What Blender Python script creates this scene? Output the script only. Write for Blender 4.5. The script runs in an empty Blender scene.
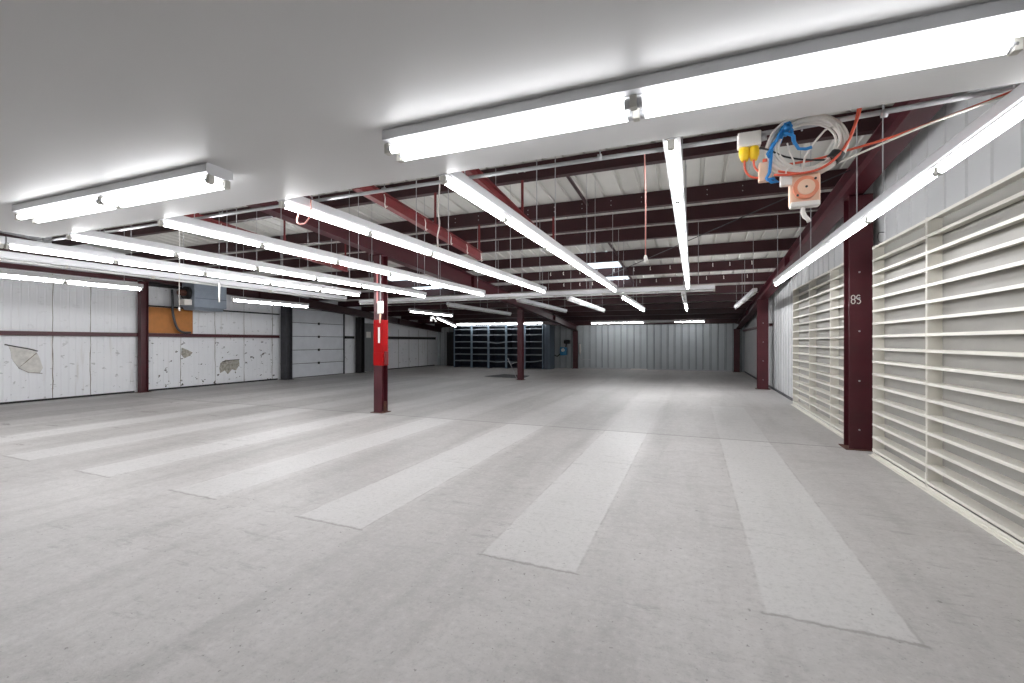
import bpy, bmesh, math, random
from mathutils import Vector, Matrix
random.seed(7)
sc = bpy.context.scene
col = sc.collection
PI = math.pi

# ------------------------------------------------------------------ materials
def lin(r, g, b):
    f = lambda c: (c/255/12.92) if c/255 <= .04045 else ((c/255+.055)/1.055)**2.4
    return (f(r), f(g), f(b), 1)

def mat(name, rgb, rough=.5, metal=0, var=.06, scale=6, bump=0, spec=.5):
    m = bpy.data.materials.new(name); m.use_nodes = True
    nt = m.node_tree; b = nt.nodes['Principled BSDF']
    b.inputs['Roughness'].default_value = rough; b.inputs['Metallic'].default_value = metal
    b.inputs['Specular IOR Level'].default_value = spec
    c = lin(*rgb)
    tc = nt.nodes.new('ShaderNodeTexCoord'); nz = nt.nodes.new('ShaderNodeTexNoise')
    nz.inputs['Scale'].default_value = scale; nz.inputs['Detail'].default_value = 4
    nt.links.new(tc.outputs['Object'], nz.inputs['Vector'])
    rp = nt.nodes.new('ShaderNodeValToRGB')
    rp.color_ramp.elements[0].position = .3; rp.color_ramp.elements[1].position = .7
    rp.color_ramp.elements[0].color = [x*(1-var) for x in c[:3]]+[1]
    rp.color_ramp.elements[1].color = [min(1, x*(1+var)) for x in c[:3]]+[1]
    nt.links.new(nz.outputs['Fac'], rp.inputs['Fac'])
    nt.links.new(rp.outputs['Color'], b.inputs['Base Color'])
    if bump:
        bp = nt.nodes.new('ShaderNodeBump'); bp.inputs['Strength'].default_value = bump; bp.inputs['Distance'].default_value = .01
        nt.links.new(nz.outputs['Fac'], bp.inputs['Height']); nt.links.new(bp.outputs['Normal'], b.inputs['Normal'])
    return m

def emit(name, rgb, strength):
    m = bpy.data.materials.new(name); m.use_nodes = True
    b = m.node_tree.nodes['Principled BSDF']
    b.inputs['Base Color'].default_value = (.9, .9, .9, 1)
    b.inputs['Emission Color'].default_value = rgb + (1,)
    b.inputs['Emission Strength'].default_value = strength
    return m

M = {}
M['maroon'] = mat('maroon_primer', (70, 20, 29), .42, var=.15, scale=3)
M['maroon_dark'] = mat('maroon_purlin', (50, 17, 22), .45, var=.15, scale=3)
M['red_rail'] = mat('red_oxide', (112, 38, 40), .5, var=.15, scale=4)
M['red_wrap'] = mat('safety_red', (150, 3, 8), .6, var=.06, spec=.15)
M['dark_red'] = mat('dark_red', (110, 14, 18), .6)
M['dark_steel'] = mat('dark_grey_steel', (62, 62, 66), .5, var=.15)
M['black'] = mat('black_metal', (28, 27, 28), .5)
M['cream'] = mat('cream_enamel', (222, 219, 210), .4, var=.02, scale=5)
M['rack_back'] = mat('rack_back_sheet', (152, 150, 145), .55, var=.05, scale=3)
M['white_paint'] = mat('white_paint', (216, 216, 216), .42, var=.015, scale=1.5)
M['fixture'] = mat('fixture_enamel', (226, 227, 230), .3, var=.02)
M['socket'] = mat('lampholder_plastic', (190, 188, 180), .5)
LC = (.985, .985, 1.0)
M['tube_on'] = emit('lit_tube', LC, 30.0)
M['tube_ceiling'] = emit('lit_tube_twin', LC, 9.5)
M['tube_left'] = emit('lit_tube_left_rows', LC, 45.0)
M['tube_wall'] = emit('lit_tube_by_left_wall', LC, 150.0)
M['tube_far'] = emit('lit_tube_far_rows', LC, 150.0)
M['tube_back'] = emit('lit_tube_back_wall', LC, 45.0)
M['tube_off'] = mat('unlit_tube', (214, 216, 214), .25, var=.01)
M['wire'] = mat('galvanised_wire', (175, 175, 178), .5)
M['conduit'] = mat('galvanised_conduit', (186, 187, 190), .38, metal=.35)
M['deck'] = mat('roof_deck', (206, 205, 200), .55, var=.04, scale=2)
M['backwall'] = mat('galvanised_panel', (186, 192, 195), .5, var=.06, scale=1.3, spec=.4)
M['rightwall'] = mat('right_liner', (182, 183, 184), .35, var=.05, scale=1.5)
M['groove'] = mat('panel_groove', (128, 120, 108), .7)
M['rib_seam'] = mat('wall_rib_seam', (112, 120, 124), .6)
M['plain_wall'] = mat('plain_wall', (215, 213, 208), .7)
M['door_white'] = mat('door_enamel', (212, 215, 220), .45, var=.05, scale=3)
M['door_grey'] = mat('grey_door', (116, 119, 120), .5)
M['sign'] = mat('white_sign', (232, 228, 222), .6)
M['pink_label'] = mat('pink_label', (214, 132, 132), .6)
M['wood'] = mat('plywood', (184, 120, 60), .6, var=.12, scale=5)
M['heater'] = mat('heater_grey', (150, 160, 172), .35, metal=.3)
M['insul_pale'] = mat('torn_liner_pale', (206, 204, 199), .9, var=.14, scale=9)
M['insul'] = mat('torn_insulation', (166, 162, 152), .9, var=.35, scale=14)
M['shelf_frame'] = mat('blue_grey_shelving', (120, 138, 154), .45)
M['shelf_navy'] = mat('navy_shelving', (34, 42, 58), .5, var=.2, scale=2)
M['shelf_edge'] = mat('shelf_edge', (132, 140, 146), .45)
M['shelf_side'] = mat('slate_shelving', (84, 96, 108), .5)
M['cable_white'] = mat('white_cable', (226, 221, 214), .45)
M['cord_orange'] = mat('orange_cord', (214, 92, 66), .5)
M['cord_pink'] = mat('pink_cord', (214, 150, 140), .6)
M['rope_blue'] = mat('blue_rope', (38, 128, 196), .55)
M['yellow'] = mat('yellow_plug', (240, 200, 36), .4)
M['peach'] = mat('peach_plastic', (236, 198, 170), .5)
M['orange_face'] = mat('orange_reel', (232, 146, 112), .5)
M['blue_paint'] = mat('blue_machine', (64, 142, 186), .4)
M['mat_rubber'] = mat('rubber_mat', (74, 76, 78), .8)
M['rust'] = mat('rusty_steel', (84, 52, 42), .8, var=.3, scale=20)

def skylight_mat():
    m = bpy.data.materials.new('translucent_skylight'); m.use_nodes = True
    nt = m.node_tree; nt.nodes.clear()
    o = nt.nodes.new('ShaderNodeOutputMaterial'); t = nt.nodes.new('ShaderNodeBsdfTranslucent')
    t.inputs['Color'].default_value = (.85, .88, .9, 1)
    nt.links.new(t.outputs['BSDF'], o.inputs['Surface']); return m
M['skylight'] = skylight_mat()

def nodes_helper(nt):
    def val(x):
        return x
    def math_(op, a, b=None, c=None, clamp=False):
        n = nt.nodes.new('ShaderNodeMath'); n.operation = op; n.use_clamp = clamp
        for i, x in enumerate((a, b, c)):
            if x is None: continue
            if isinstance(x, (int, float)): n.inputs[i].default_value = x
            else: nt.links.new(x, n.inputs[i])
        return n.outputs[0]
    def smooth(x, a, b):
        n = nt.nodes.new('ShaderNodeMapRange'); n.interpolation_type = 'SMOOTHSTEP'
        nt.links.new(x, n.inputs['Value'])
        n.inputs['From Min'].default_value = a; n.inputs['From Max'].default_value = b
        return n.outputs['Result']
    def noise(vec, scale, detail=3, rough=.5):
        n = nt.nodes.new('ShaderNodeTexNoise'); n.inputs['Scale'].default_value = scale
        n.inputs['Detail'].default_value = detail; n.inputs['Roughness'].default_value = rough
        nt.links.new(vec, n.inputs['Vector']); return n.outputs['Fac']
    def mapping(vec, s, loc=(0, 0, 0)):
        n = nt.nodes.new('ShaderNodeMapping'); n.inputs['Scale'].default_value = s; n.inputs['Location'].default_value = loc
        nt.links.new(vec, n.inputs['Vector']); return n.outputs['Vector']
    def mix(f, a, b):
        n = nt.nodes.new('ShaderNodeMix'); n.data_type = 'RGBA'
        for s, x in ((0, f), (6, a), (7, b)):
            if isinstance(x, tuple): n.inputs[s].default_value = x
            elif isinstance(x, (int, float)): n.inputs[s].default_value = x
            else: nt.links.new(x, n.inputs[s])
        return n.outputs[2]
    return math_, smooth, noise, mapping, mix

def floor_mat():
    m = bpy.data.materials.new('worn_concrete'); m.use_nodes = True
    nt = m.node_tree; b = nt.nodes['Principled BSDF']
    math_, smooth, noise, mapping, mix = nodes_helper(nt)
    tc = nt.nodes.new('ShaderNodeTexCoord'); P = tc.outputs['Object']
    sp = nt.nodes.new('ShaderNodeSeparateXYZ'); nt.links.new(P, sp.inputs[0]); X, Y = sp.outputs[0], sp.outputs[1]
    n1 = noise(P, .55, 4); n2 = noise(P, 7, 6, .65); n3 = noise(mapping(P, (2.2, .28, 1)), 1.2, 5, .6); n4 = noise(P, 60, 3, .7)
    nb = noise(mapping(P, (.35, 1.6, 1), (3, 1, 0)), 1.6, 5, .65)
    # paler bands where racking stood: every 1.765 m across, running away from the camera
    edge = math_('MULTIPLY_ADD', noise(P, 9, 5, .75), .08, -.04)
    xm = math_('ABSOLUTE', math_('SUBTRACT', math_('MODULO', math_('ADD', X, 1.765*20+.8825-.71), 1.765), .8825))
    xe = math_('ADD', xm, math_('MULTIPLY', edge, .4))
    xe = math_('ADD', xe, math_('MULTIPLY', math_('SUBTRACT', 1, smooth(X, -3.9, -3.6)), .028))
    band = math_('SUBTRACT', 1, smooth(xe, .328, .352))
    band = math_('MULTIPLY', band, math_('SUBTRACT', 1, smooth(X, 1.15, 1.2)))
    band = math_('MULTIPLY', band, smooth(X, -11.0, -10.6))
    ye = math_('ADD', Y, math_('ADD', edge, math_('MULTIPLY', X, .022)))
    band = math_('MULTIPLY', band, smooth(ye, 2.86, 2.89))
    far = math_('SUBTRACT', 1, math_('MULTIPLY', smooth(Y, 7.70, 7.76), math_('SUBTRACT', 1, math_('MULTIPLY', smooth(X, -.6, -.2), .8))))
    far = math_('MAXIMUM', far, .42)
    band = math_('MULTIPLY', band, far)
    band = math_('MULTIPLY', band, math_('SUBTRACT', 1, smooth(Y, 11.55, 11.65)))
    base = mix(smooth(n1, .3, .7), lin(177, 174, 172), lin(191, 188, 186))
    base = mix(math_('MULTIPLY', smooth(n2, .35, .75), .28), base, lin(160, 158, 155))
    base = mix(math_('MULTIPLY', smooth(n3, .46, .7), .40), base, lin(148, 145, 142))
    base = mix(math_('MULTIPLY', smooth(nb, .52, .74), .35), base, lin(150, 147, 144))
    # darker worn aisles between the bands
    aisle = math_('MULTIPLY', math_('MULTIPLY', smooth(xm, .36, .5), smooth(Y, 2.6, 4.2)), math_('SUBTRACT', 1, smooth(Y, 15.9, 16.5)))
    aisle = math_('MULTIPLY', aisle, math_('SUBTRACT', 1, smooth(X, -.6, .2)))
    base = mix(math_('MULTIPLY', aisle, math_('MULTIPLY_ADD', n3, .75, .06)), base, lin(150, 147, 144))
    base = mix(math_('MULTIPLY', band, .56), base, mix(n2, lin(198, 197, 195), lin(210, 209, 207)))
    # smoother, slightly greyer slab beyond the first joint
    base = mix(math_('MULTIPLY', math_('MULTIPLY', smooth(Y, 7.7, 7.76), math_('SUBTRACT', 1, smooth(Y, 16.3, 16.5))), .15), base, lin(138, 138, 138))
    # grit and chips
    chips = math_('MULTIPLY', smooth(noise(P, 30, 2, .5), .69, .72), smooth(noise(P, 1.1, 2), .42, .55))
    base = mix(math_('MULTIPLY', chips, .6), base, lin(96, 92, 88))
    base = mix(math_('MULTIPLY', smooth(n4, .52, .75), .35), base, lin(140, 139, 137))
    n5 = noise(P, 22, 5, .75)
    base = mix(math_('MULTIPLY', smooth(n5, .50, .68), .3), base, lin(138, 137, 135))
    base = mix(math_('MULTIPLY', math_('SUBTRACT', 1, smooth(n5, .32, .48)), .2), base, lin(216, 215, 213))
    sm = math_('MULTIPLY', smooth(noise(mapping(P, (.9, 3.2, 1), (5, 2, 0)), 3.1, 6, .75), .54, .66), smooth(noise(P, .7, 3), .42, .6))
    base = mix(math_('MULTIPLY', sm, .42), base, lin(126, 124, 122))
    # scuffed dirt near the left wall
    dirt = math_('MULTIPLY', smooth(noise(mapping(P, (.5, 1.4, 1)), 2.3, 5, .75), .6, .68), math_('SUBTRACT', 1, smooth(X, -9.5, -7.5)))
    base = mix(math_('MULTIPLY', dirt, .6), base, lin(92, 86, 80))
    # saw-cut joints and the front edge of the bands
    def line(y0, w): 
        return math_('SUBTRACT', 1, smooth(math_('ABSOLUTE', math_('SUBTRACT', math_('ADD', Y, math_('MULTIPLY', edge, .12)), y0)), w*.4, w))
    j = math_('MAXIMUM', line(7.73, .022), line(16.4, .03))
    base = mix(math_('MULTIPLY', j, .75), base, lin(84, 80, 77))
    fl = math_('MULTIPLY', math_('SUBTRACT', 1, smooth(math_('ABSOLUTE', math_('SUBTRACT', ye, 2.855)), .004, .018)), math_('SUBTRACT', 1, smooth(xm, .36, .38)))
    fl = math_('MULTIPLY', math_('MULTIPLY', fl, smooth(X, -11, -10.6)), math_('SUBTRACT', 1, smooth(X, 1.15, 1.2)))
    base = mix(math_('MULTIPLY', fl, .5), base, lin(118, 114, 110))
    ed = math_('MULTIPLY', math_('SUBTRACT', 1, smooth(math_('ABSOLUTE', math_('SUBTRACT', xe, .345)), .003, .014)), math_('MULTIPLY', smooth(noise(P, 2.5, 4, .7), .45, .6), smooth(ye, 2.8, 2.9)))
    ed = math_('MULTIPLY', math_('MULTIPLY', ed, smooth(X, -11, -10.6)), math_('MULTIPLY', math_('SUBTRACT', 1, smooth(X, 1.15, 1.2)), math_('SUBTRACT', 1, smooth(Y, 7.5, 8.5))))
    base = mix(math_('MULTIPLY', ed, .35), base, lin(130, 126, 121))
    nt.links.new(base, b.inputs['Base Color'])
    rg = math_('MULTIPLY_ADD', n2, .25, .36)
    nt.links.new(rg, b.inputs['Roughness'])
    b.inputs['Specular IOR Level'].default_value = .35
    bp = nt.nodes.new('ShaderNodeBump'); bp.inputs['Strength'].default_value = .25; bp.inputs['Distance'].default_value = .01
    nt.links.new(math_('ADD', n2, math_('MULTIPLY', n4, .3)), bp.inputs['Height']); nt.links.new(bp.outputs['Normal'], b.inputs['Normal'])
    return m
M['floor'] = floor_mat()

def liner_mat():
    m = bpy.data.materials.new('scuffed_white_liner'); m.use_nodes = True
    nt = m.node_tree; b = nt.nodes['Principled BSDF']
    math_, smooth, noise, mapping, mix = nodes_helper(nt)
    tc = nt.nodes.new('ShaderNodeTexCoord'); P = tc.outputs['Object']
    sp = nt.nodes.new('ShaderNodeSeparateXYZ'); nt.links.new(P, sp.inputs[0]); Y, Z = sp.outputs[1], sp.outputs[2]
    base = mix(noise(P, 1.2, 4), lin(226, 228, 232), lin(238, 239, 241))
    a = smooth(noise(mapping(P, (1, .8, 1.3)), 5.5, 4, .6), .615, .65)
    low = math_('SUBTRACT', 1, math_('MULTIPLY', smooth(Z, 1.0, 1.9), .75))
    bay = math_('MULTIPLY_ADD', math_('MULTIPLY', smooth(Y, 8.4, 8.8), math_('SUBTRACT', 1, smooth(Y, 13, 13.6))), .8, .35)
    base = mix(math_('MULTIPLY', math_('MULTIPLY', a, low), bay), base, lin(70, 66, 62))
    st = math_('MULTIPLY', smooth(noise(mapping(P, (1, 3.5, .25)), 2.2, 4), .6, .75), .3)
    base = mix(st, base, lin(176, 166, 148))
    nt.links.new(base, b.inputs['Base Color']); b.inputs['Roughness'].default_value = .5
    return m
M['liner'] = liner_mat()

# ------------------------------------------------------------------ mesh helpers
class MB:
    def __init__(s): s.bm = bmesh.new(); s.mi = 0
    def _face(s, vs):
        try:
            f = s.bm.faces.new(vs); f.material_index = s.mi; return f
        except ValueError: pass
    def hexa(s, p):
        v = [s.bm.verts.new(q) for q in p]
        for f in ((0, 3, 2, 1), (4, 5, 6, 7), (0, 1, 5, 4), (1, 2, 6, 5), (2, 3, 7, 6), (3, 0, 4, 7)): s._face([v[i] for i in f])
        return s
    def box(s, x0, x1, y0, y1, z0, z1):
        return s.hexa([(x0, y0, z0), (x1, y0, z0), (x1, y1, z0), (x0, y1, z0), (x0, y0, z1), (x1, y0, z1), (x1, y1, z1), (x0, y1, z1)])
    def bbox(s, x0, x1, y0, y1, z0, z1, r=.005):
        t = bmesh.new(); bmesh.ops.create_cube(t, size=1)
        for v in t.verts: v.co = Vector(((x0+x1)/2+v.co.x*(x1-x0), (y0+y1)/2+v.co.y*(y1-y0), (z0+z1)/2+v.co.z*(z1-z0)))
        bmesh.ops.bevel(t, geom=list(t.edges), offset=r, segments=2, affect='EDGES', profile=.5)
        s.join(t); return s
    def join(s, t, mtx=None):
        mp = {}
        for v in t.verts: mp[v] = s.bm.verts.new(mtx @ v.co if mtx else v.co)
        for f in t.faces:
            g = s._face([mp[v] for v in f.verts])
            if g: g.smooth = f.smooth
        t.free()
    def tube(s, pts, r, n=8, caps=True, closed=False):
        pts = [Vector(p) for p in pts]; rings = []; up = None; N = len(pts)
        for i, p in enumerate(pts):
            if closed: d = pts[(i+1) % N]-pts[i-1]
            else: d = (pts[min(i+1, N-1)]-pts[max(i-1, 0)])
            d.normalize()
            if up is None:
                a = Vector((0, 0, 1)) if abs(d.z) < .9 else Vector((1, 0, 0)); up = (a-d*a.dot(d)).normalized()
            else: up = (up-d*up.dot(d)).normalized()
            w = d.cross(up); rr = r[i] if isinstance(r, (list, tuple)) else r
            rings.append([s.bm.verts.new(p+(up*math.cos(2*PI*k/n)+w*math.sin(2*PI*k/n))*rr) for k in range(n)])
        for i in range(N-1 if not closed else N):
            a, b = rings[i], rings[(i+1) % N]
            for k in range(n):
                f = s._face([a[k], a[(k+1) % n], b[(k+1) % n], b[k]])
                if f: f.smooth = True
        if caps and not closed: s._face(rings[0][::-1]); s._face(rings[-1])
        return s
    def prism(s, prof, fn):
        """prof: closed 2-D outline; fn(p, end) -> 3-D point; end 0 or 1"""
        a = [s.bm.verts.new(fn(p, 0)) for p in prof]; b = [s.bm.verts.new(fn(p, 1)) for p in prof]; n = len(prof)
        for i in range(n): s._face([a[i], a[(i+1) % n], b[(i+1) % n], b[i]])
        s._face(a[::-1]); s._face(b); return s
    def mesh(s, name, mats):
        bmesh.ops.recalc_face_normals(s.bm, faces=list(s.bm.faces))
        me = bpy.data.meshes.new(name); s.bm.to_mesh(me); s.bm.free()
        for m in (mats if isinstance(mats, (list, tuple)) else [mats]): me.materials.append(m)
        return me
    def build(s, name, mats, parent=None):
        return link(name, s.mesh(name, mats), parent)

def link(name, me, parent=None):
    o = bpy.data.objects.new(name, me); col.objects.link(o)
    if parent: o.parent = parent
    return o

def tag(o, label=None, cat=None, group=None, kind=None):
    if label: o['label'] = label
    if cat: o['category'] = cat
    if group: o['group'] = group
    if kind: o['kind'] = kind
    return o

def empty(name, loc, label, cat, group=None, rz=0, kind='thing', rot=None):
    o = bpy.data.objects.new(name, None); col.objects.link(o); o.location = loc
    o.rotation_euler = rot if rot else (0, 0, rz); o.empty_display_size = .1
    return tag(o, label, cat, group, kind)

def ordn(i): return ['first', 'second', 'third', 'fourth', 'fifth', 'sixth', 'seventh', 'eighth', 'ninth', 'tenth', 'eleventh', 'twelfth', 'thirteenth', 'fourteenth', 'fifteenth'][i]

# ------------------------------------------------------------------ the place
XL, XR, YN, YF = -15.45, 2.36, -4.0, 25.5
def zb(y): return 4.48-.081*y          # underside of the purlins = top of the rafters
PUR = .25
def zd(y): return zb(y)+PUR+.004

# floor
tag(MB().box(XL-.3, XR+.3, YN-.3, YF+.3, -.15, 0).build('floor', M['floor']), 'worn pale grey concrete floor with lighter stripes and saw-cut joints', 'floor', kind='structure')

# ribbed sheet walls: profile along one axis, top follows the roof
def ribbed(name, m, axis, pos, inward, segs, pitch, depth, w, seam=None):
    """segs: (a0, a1, z0, z1 or None)"""
    b = MB()
    for a0, a1, z0, z1 in segs:
        pts = []; n = max(1, round((a1-a0)/pitch)); p = (a1-a0)/n
        for i in range(n):
            s0 = a0+i*p
            pts += [(s0, 0), (s0+p*.5-w, 0), (s0+p*.5-w*.45, depth), (s0+p*.5+w*.45, depth), (s0+p*.5+w, 0)]
        pts.append((a1, 0))
        prev = None
        for a, d in pts:
            top = z1 if z1 is not None else (zd(a) if axis == 'y' else zd(pos))
            co = (lambda z: (pos+inward*d, a, z)) if axis == 'y' else (lambda z: (a, pos+inward*d, z))
            cur = (b.bm.verts.new(co(z0)), b.bm.verts.new(co(top)))
            b.mi = 1 if (seam and prev and (d != pd)) else 0
            if prev: b._face([prev[0], cur[0], cur[1], prev[1]])
            pd = d; b.mi = 0
            prev = cur
    # solid backing behind the sheet
    for a0, a1, z0, z1 in segs:
        n = max(1, int((a1-a0)/2))
        for i in range(n):
            s0 = a0+(a1-a0)*i/n; s1 = a0+(a1-a0)*(i+1)/n
            t0 = z1 if z1 is not None else (zd(s0) if axis == 'y' else zd(pos)); t1 = z1 if z1 is not None else (zd(s1) if axis == 'y' else zd(pos))
            q0, q1 = pos-inward*.002, pos-inward*.12
            if axis == 'y': b.hexa([(q0, s0, z0), (q1, s0, z0), (q1, s1, z0), (q0, s1, z0), (q0, s0, t0), (q1, s0, t0), (q1, s1, t1), (q0, s1, t1)])
            else: b.hexa([(s0, q0, z0), (s0, q1, z0), (s1, q1, z0), (s1, q0, z0), (s0, q0, t0), (s0, q1, t0), (s1, q1, t1), (s1, q0, t1)])
    return b.build(name, [m, seam] if seam else m)

ROLL = (13.86, 16.98, 2.9); DOOR = (18.25, 19.35, 2.45)
wl = ribbed('wall_left', M['liner'], 'y', XL, 1, [(YN, ROLL[0], 0, None), (ROLL[0], ROLL[1], ROLL[2], None), (ROLL[1], DOOR[0], 0, None), (DOOR[0], DOOR[1], DOOR[2], None), (DOOR[1], YF, 0, None)], .155, .006, .02)
tag(wl, 'white scuffed metal liner wall on the left side', 'wall', kind='structure')
wr = ribbed('wall_right', M['rightwall'], 'y', XR, -1, [(YN, YF, 0, None)], .39, .014, .03)
tag(wr, 'pale ribbed metal wall on the right behind cream shelving', 'wall', kind='structure')
wb = ribbed('wall_back', M['backwall'], 'x', YF, -1, [(XL, XR, 0, None)], .352, .028, .04, M['rib_seam'])
tag(wb, 'grey galvanised ribbed metal wall at the far end', 'wall', kind='structure')
wn = MB().box(XL, XR, YN-.12, YN, 0, zd(YN)).build('wall_front', M['plain_wall'])
tag(wn, 'plain pale wall behind the viewpoint', 'wall', kind='structure')

# vertical seams of the liner sheets
for y in (6.47, 7.26, 9.62, 10.76, 11.86, 13.06):
    b = MB(); n = 14; zt = 3.25
    pts = [(XL+.006, y+random.uniform(-.012, .012), zt*i/n+.02) for i in range(n+1)]
    b.tube(pts, [random.uniform(.004, .010) for _ in pts], 6)
    b.build('panel_seam', M['groove'], wl)
for y in (20.3, 21.3, 22.3, 23.3, 24.3):
    MB().tube([(XL+.006, y, .02), (XL+.006, y, 2.2)], .009, 6).build('panel_seam', M['groove'], wl)
# torn patches in the liner (bare insulation showing, crumpled)
def patch(cy, cz, ry, rz, outline, m='insul'):
    b = MB(); c = b.bm.verts.new((XL+.012, cy, cz)); ring = []
    for (u, v) in outline: ring.append(b.bm.verts.new((XL+random.uniform(.010, .022), cy+u*ry, cz+v*rz)))
    inner = [b.bm.verts.new((XL+random.uniform(.012, .026), cy+u*ry*.55, cz+v*rz*.55)) for (u, v) in outline]
    back = [b.bm.verts.new((XL+.002, cy+u*ry, cz+v*rz)) for (u, v) in outline]
    n = len(ring)
    for i in range(n):
        k = (i+1) % n
        b._face([c, inner[i], inner[k]]); b._face([inner[i], ring[i], ring[k], inner[k]]); b._face([ring[i], back[i], back[k], ring[k]])
    p = b.build('torn_patch', M[m], wl); return p
p1 = patch(5.97, 1.06, .3, .37, [(-1.1, 1), (-.2, .85), (.5, .7), (.75, .2), (1, -.6), (.8, -.95), (.1, -.9), (-.5, -.5), (-.9, .1), (-.95, .6)], 'insul_pale')
e = MB().tube([(XL+.016, 5.58, 1.44), (XL+.016, 5.8, 1.38), (XL+.016, 6.0, 1.33), (XL+.016, 6.17, 1.27)], .014, 6).build('torn_edge', M['black'], p1)
e = MB().tube([(XL+.016, 6.15, 1.22), (XL+.016, 5.95, 1.0), (XL+.016, 5.82, .86), (XL+.016, 6.0, .74), (XL+.016, 6.26, .7)], .008, 6).build('torn_edge', M['groove'], p1)
p2 = patch(11.3, .6, .38, .27, [(-.9, .6), (-.4, 1), (.2, .9), (.9, .95), (.95, .3), (.6, -.5), (.2, -.3), (-.2, -.9), (-.5, -.4), (-.95, -.7), (-1, 0)])
MB().tube([(XL+.016, 11.02, .8), (XL+.016, 11.3, .85), (XL+.016, 11.66, .86)], .012, 6).build('torn_edge', M['black'], p2)
p3 = patch(9.8, 1.13, .2, .18, [(-.7, 1), (.2, .6), (1, .1), (.6, -.4), (-.3, -.9), (-.8, -.2)])

# roof deck, ribbed, with two translucent skylight strips
b = MB(); SKY = [(-2.85, -1.93, 11.62, 15.0), (-9.9, -8.85, 11.62, 15.0)]
xs = []; x = XL-.1
edges = sorted([XL-.1, XR+.1]+[s[0] for s in SKY]+[s[1] for s in SKY])
for i in range(len(edges)-1):
    n = max(2, round((edges[i+1]-edges[i])/.305)); p = (edges[i+1]-edges[i])/n
    for k in range(n):
        s0 = edges[i]+k*p
        xs += [(s0, 0), (s0+p*.42, 0), (s0+p*.46, .03), (s0+p*.6, .03), (s0+p*.64, 0)]
xs.append((edges[-1], 0))
ysta = [YN-.1, 2, 8, 11.62, 15.0, 20, YF+.1]
def insky(xa, xb, ya, yb): return any(xa >= s[0]-.001 and xb <= s[1]+.001 and ya >= s[2]-.001 and yb <= s[3]+.001 for s in SKY)
vv = [[b.bm.verts.new((xx, yy, zd(yy)+d)) for (xx, d) in xs] for yy in ysta]
for j in range(len(ysta)-1):
    for i in range(len(xs)-1):
        if not insky(xs[i][0], xs[i+1][0], ysta[j], ysta[j+1]): b._face([vv[j][i], vv[j][i+1], vv[j+1][i+1], vv[j+1][i]])
tag(b.build('roof', M['deck']), 'pale ribbed metal roof deck above the maroon purlins', 'roof', kind='structure')
for i, s in enumerate(SKY):
    b = MB(); b.hexa([(s[0]-.03, s[2]-.03, zd(s[2])+.032), (s[1]+.03, s[2]-.03, zd(s[2])+.032), (s[1]+.03, s[3]+.03, zd(s[3])+.032), (s[0]-.03, s[3]+.03, zd(s[3])+.032),
                    (s[0]-.03, s[2]-.03, zd(s[2])+.036), (s[1]+.03, s[2]-.03, zd(s[2])+.036), (s[1]+.03, s[3]+.03, zd(s[3])+.036), (s[0]-.03, s[3]+.03, zd(s[3])+.036)])
    o = b.build('window_%d' % (i+1), M['skylight'])
    tag(o, ['translucent roof skylight panel above the middle light rows', 'translucent roof skylight panel above the left light rows'][i], 'skylight', kind='structure')

# low white ceiling over the viewpoint
SLY, SLX, SLZ = 2.47, -6.09, 2.55
b = MB(); b.box(SLX, XR-.02, YN, SLY, SLZ, SLZ+.04); b.box(SLX, XR-.02, SLY-.05, SLY, SLZ+.04, SLZ+.24); b.box(SLX, SLX+.05, YN, SLY-.05, SLZ+.04, SLZ+.24)
for k in range(9): b.box(SLX+.05, XR-.03, YN+.3+k*.7, YN+.35+k*.7, SLZ+.04, SLZ+.22)
tag(b.build('ceiling', M['white_paint']), 'low smooth white painted ceiling over the foreground', 'ceiling', kind='structure')

# ------------------------------------------------------------------ steel frame
def depth(y, slim=False):
    P = [(-4, .32), (7.7, .29), (25.6, .27)] if slim else [(-4, .56), (7.7, .49), (17, .32), (25.6, .30)]
    for (a, da), (c, dc) in zip(P, P[1:]):
        if y <= c: return da+(dc-da)*(y-a)/(c-a)
    return .3
def rafter(x, label, w=.11, slim=False, m='maroon'):
    b = MB(); ys = [YN+.01, 1, 4, 7.7, 12, 17, 21, 25.35]
    for ya, yb in zip(ys, ys[1:]):
        ta, tb = zb(ya)-.001, zb(yb)-.001; ba, bb = ta-depth(ya, slim), tb-depth(yb, slim); t = .014
        def slab(x0, x1, a0, a1, c0, c1): b.hexa([(x0, ya, a0), (x1, ya, a0), (x1, yb, c0), (x0, yb, c0), (x0, ya, a1), (x1, ya, a1), (x1, yb, c1), (x0, yb, c1)])
        slab(x-w, x+w, ta-t, ta, tb-t, tb); slab(x-w, x+w, ba, ba+t, bb, bb+t); slab(x-.006, x+.006, ba+t, ta-t, bb+t, tb-t)
    for y in (3.5, 12.2, 20.8):
        z0, z1 = zb(y)-depth(y, slim)+.01, zb(y)-.01
        b.box(x-w*.9, x+w*.9, y-.006, y+.006, z0, z1)
    return tag(b.build('roof_rafter', M[m]), label, 'rafter', 'sloping roof rafters', 'thing')
RX, MX, LX = 2.07, -6.22, -15.1
rafter(RX, 'maroon steel rafter sloping along the right wall above shelving', .12, True)
rafter(MX, 'maroon steel rafter carried by the two free-standing columns')
rafter(LX, 'maroon steel rafter sloping along the top of the left wall', m='maroon_dark')

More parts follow.
